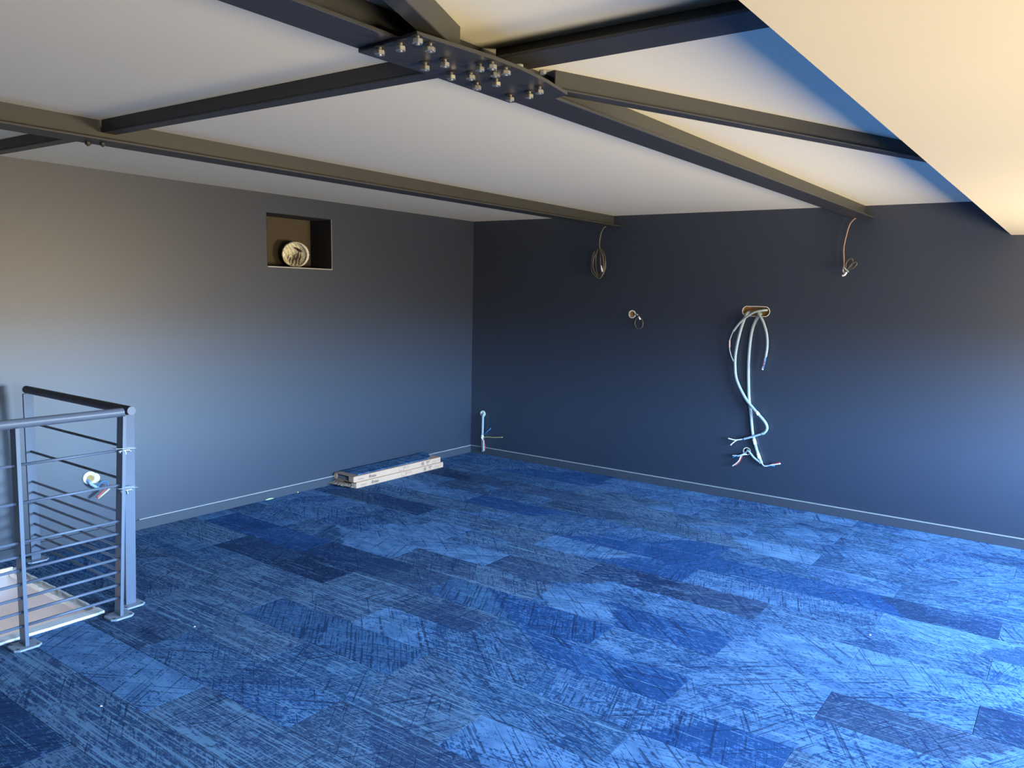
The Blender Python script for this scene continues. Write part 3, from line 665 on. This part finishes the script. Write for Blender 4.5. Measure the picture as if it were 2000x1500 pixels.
# small hole with cord loop
s1 = empty('wall_outlet_box', (1.719, 0, 1.407), 'small round wall box with a dark cord loop, left of the pale cables', 'outlet box')
ring_b = ring_y('rim', (0, 0), .026, .026, .008, RIM, s1); bm = bmesh.new(); lathe(bm, [(.0001, .012), (.024, .012), (.025, .0)], axis='Y', seg=20); link('socket', bm, HOLE, s1)
tb('loop_cord', [(.008, .010, .0), (.055, -.030, -.003), (.072, -.040, -.020), (.050, -.042, -.060), (.060, -.043, -.100), (.088, -.043, -.118), (.118, -.043, -.100), (.122, -.042, -.060), (.098, -.042, -.022), (.066, -.040, -.006)], .0040, CABD, s1)
tb('connector', [(.085, -.048, -.016), (.101, -.048, -.040)], .0065, CABLEW, s1, sub=1); tb('connector', [(.052, -.032, .004), (.070, -.036, -.008)], .0075, CABLE, s1, sub=1)
# left wall outlet behind the railing
lo = empty('wall_outlet_box', (0, -3.604, .393), 'round white wall box with coloured wires, seen through the railing', 'outlet box')
disc(lo, (.0005, 0, 0), .040, RIM, 'X', .010, s=1); disc(lo, (.0005, .030, -.008), .031, RIM, 'X', .008, s=1)
bm = bmesh.new(); lathe(bm, [(.0001, .0115), (.018, .011), (.021, .0095)], (0, .004, -.004), 'X', 20); link('socket', bm, HOLE, lo)
tb('cable', [(.0, -.012, -.012), (.03, -.014, -.020), (.034, -.006, -.034), (.034, .016, -.052), (.034, .044, -.074)], .0095, CABLEB, lo)
tb('wire', [(.040, .026, -.052), (.05, .036, -.036), (.05, .056, -.025), (.05, .075, -.029), (.05, .085, -.048), (.05, .080, -.075)], .0036, BLUE, lo)
tb('wire', [(.060, .008, -.113), (.06, .063, -.072), (.06, .101, -.051)], .0050, RED, lo); tb('wire', [(.066, .013, -.120), (.066, .084, -.073)], .0055, mat('cream wire', (.70, .62, .42), .5), lo, sub=1)
# cables hanging from the beam ends
ca = tag(tb('hanging_cable', [(1.462, -.050, 2.1235), (1.450, -.058, 2.115), (1.425, -.060, 2.071), (1.413, -.060, 1.997), (1.419, -.060, 1.930)], .0052, CABD), 'dark cable hanging in an oval coil from the end of the left beam', 'cable')
def coil(parent, c, rx, rz, ph, dep, r=.0046, skew=.1):
    P = [(c[0]+rx*math.cos(a)*(1+.10*math.sin(2*a+ph))+skew*rx*math.sin(a), c[1]+dep*math.sin(a*1.0+ph), c[2]+rz*math.sin(a)*(1-.06*math.cos(3*a+ph))) for a in (2*PI*k/40 for k in range(40))]
    bm = bmesh.new(); tube(bm, P, r, seg=8, sub=1, closed=True); return link('coil_turn', bm, CABD, parent, smooth=True)
coil(ca, (1.410, -.062, 1.818), .066, .120, .0, .008, skew=-.10); coil(ca, (1.418, -.060, 1.812), .052, .108, 1.4, .010, skew=-.15); coil(ca, (1.404, -.058, 1.828), .056, .104, 2.6, .007, skew=.05); coil(ca, (1.425, -.066, 1.822), .044, .113, 4., .009, skew=-.1)
tb('cord', [(1.419, -.060, 1.935), (1.432, -.070, 1.88), (1.438, -.072, 1.81), (1.452, -.072, 1.76)], .0052, CABD, ca)
tb('connector', [(1.445, -.076, 1.803), (1.460, -.076, 1.752)], .0068, CABLEW, ca, sub=1)
cb = tag(tb('hanging_cable', [(3.440, -.048, 2.1275), (3.426, -.050, 2.118), (3.401, -.050, 2.080), (3.384, -.050, 1.997), (3.376, -.050, 1.934)], .0050, CABP), 'brown cable hanging from the end of the plated beam, knotted with two loops', 'cable')
tb('cord', [(3.376, -.050, 1.936), (3.378, -.050, 1.892), (3.388, -.050, 1.812), (3.390, -.050, 1.765), (3.392, -.050, 1.732)], .0058, CABP, cb)
for P in ([(3.401, -.050, 1.776), (3.403, -.055, 1.824), (3.428, -.058, 1.853), (3.444, -.055, 1.840), (3.438, -.050, 1.808), (3.423, -.050, 1.778)], [(3.415, -.055, 1.775), (3.440, -.062, 1.816), (3.466, -.062, 1.829), (3.474, -.062, 1.815), (3.455, -.060, 1.790), (3.424, -.055, 1.776)]):
    tb('cable_loop', P, .0045, CABD, cb)
tb('knot', [(3.385, -.060, 1.794), (3.396, -.066, 1.786), (3.425, -.060, 1.761)], .0052, CABLE, cb)
tb('knot', [(3.388, -.06, 1.790), (3.386, -.06, 1.765), (3.400, -.062, 1.752)], .0045, CABLE, cb)
tb('connector', [(3.384, -.060, 1.735), (3.400, -.062, 1.741), (3.411, -.060, 1.760)], .0072, CABLEW, cb)

# specks of debris on the carpet
for i, (x, y, w) in enumerate(((1.965, -4.52, 'beside the brightest near plank'), (4.13, -2.03, 'on the dark plank at far right'), (1.60, -3.92, 'right of the railing foot'))):
    bm = bmesh.new(); lathe(bm, [(.0001, .004), (.004, .0035), (.005, .001), (.0001, .0004)], seg=7); o = link('paper_crumb', bm, GYPS); o.location = (x, y, .0003)
    tag(o, 'tiny pale crumb on the carpet %s' % w, 'crumb')
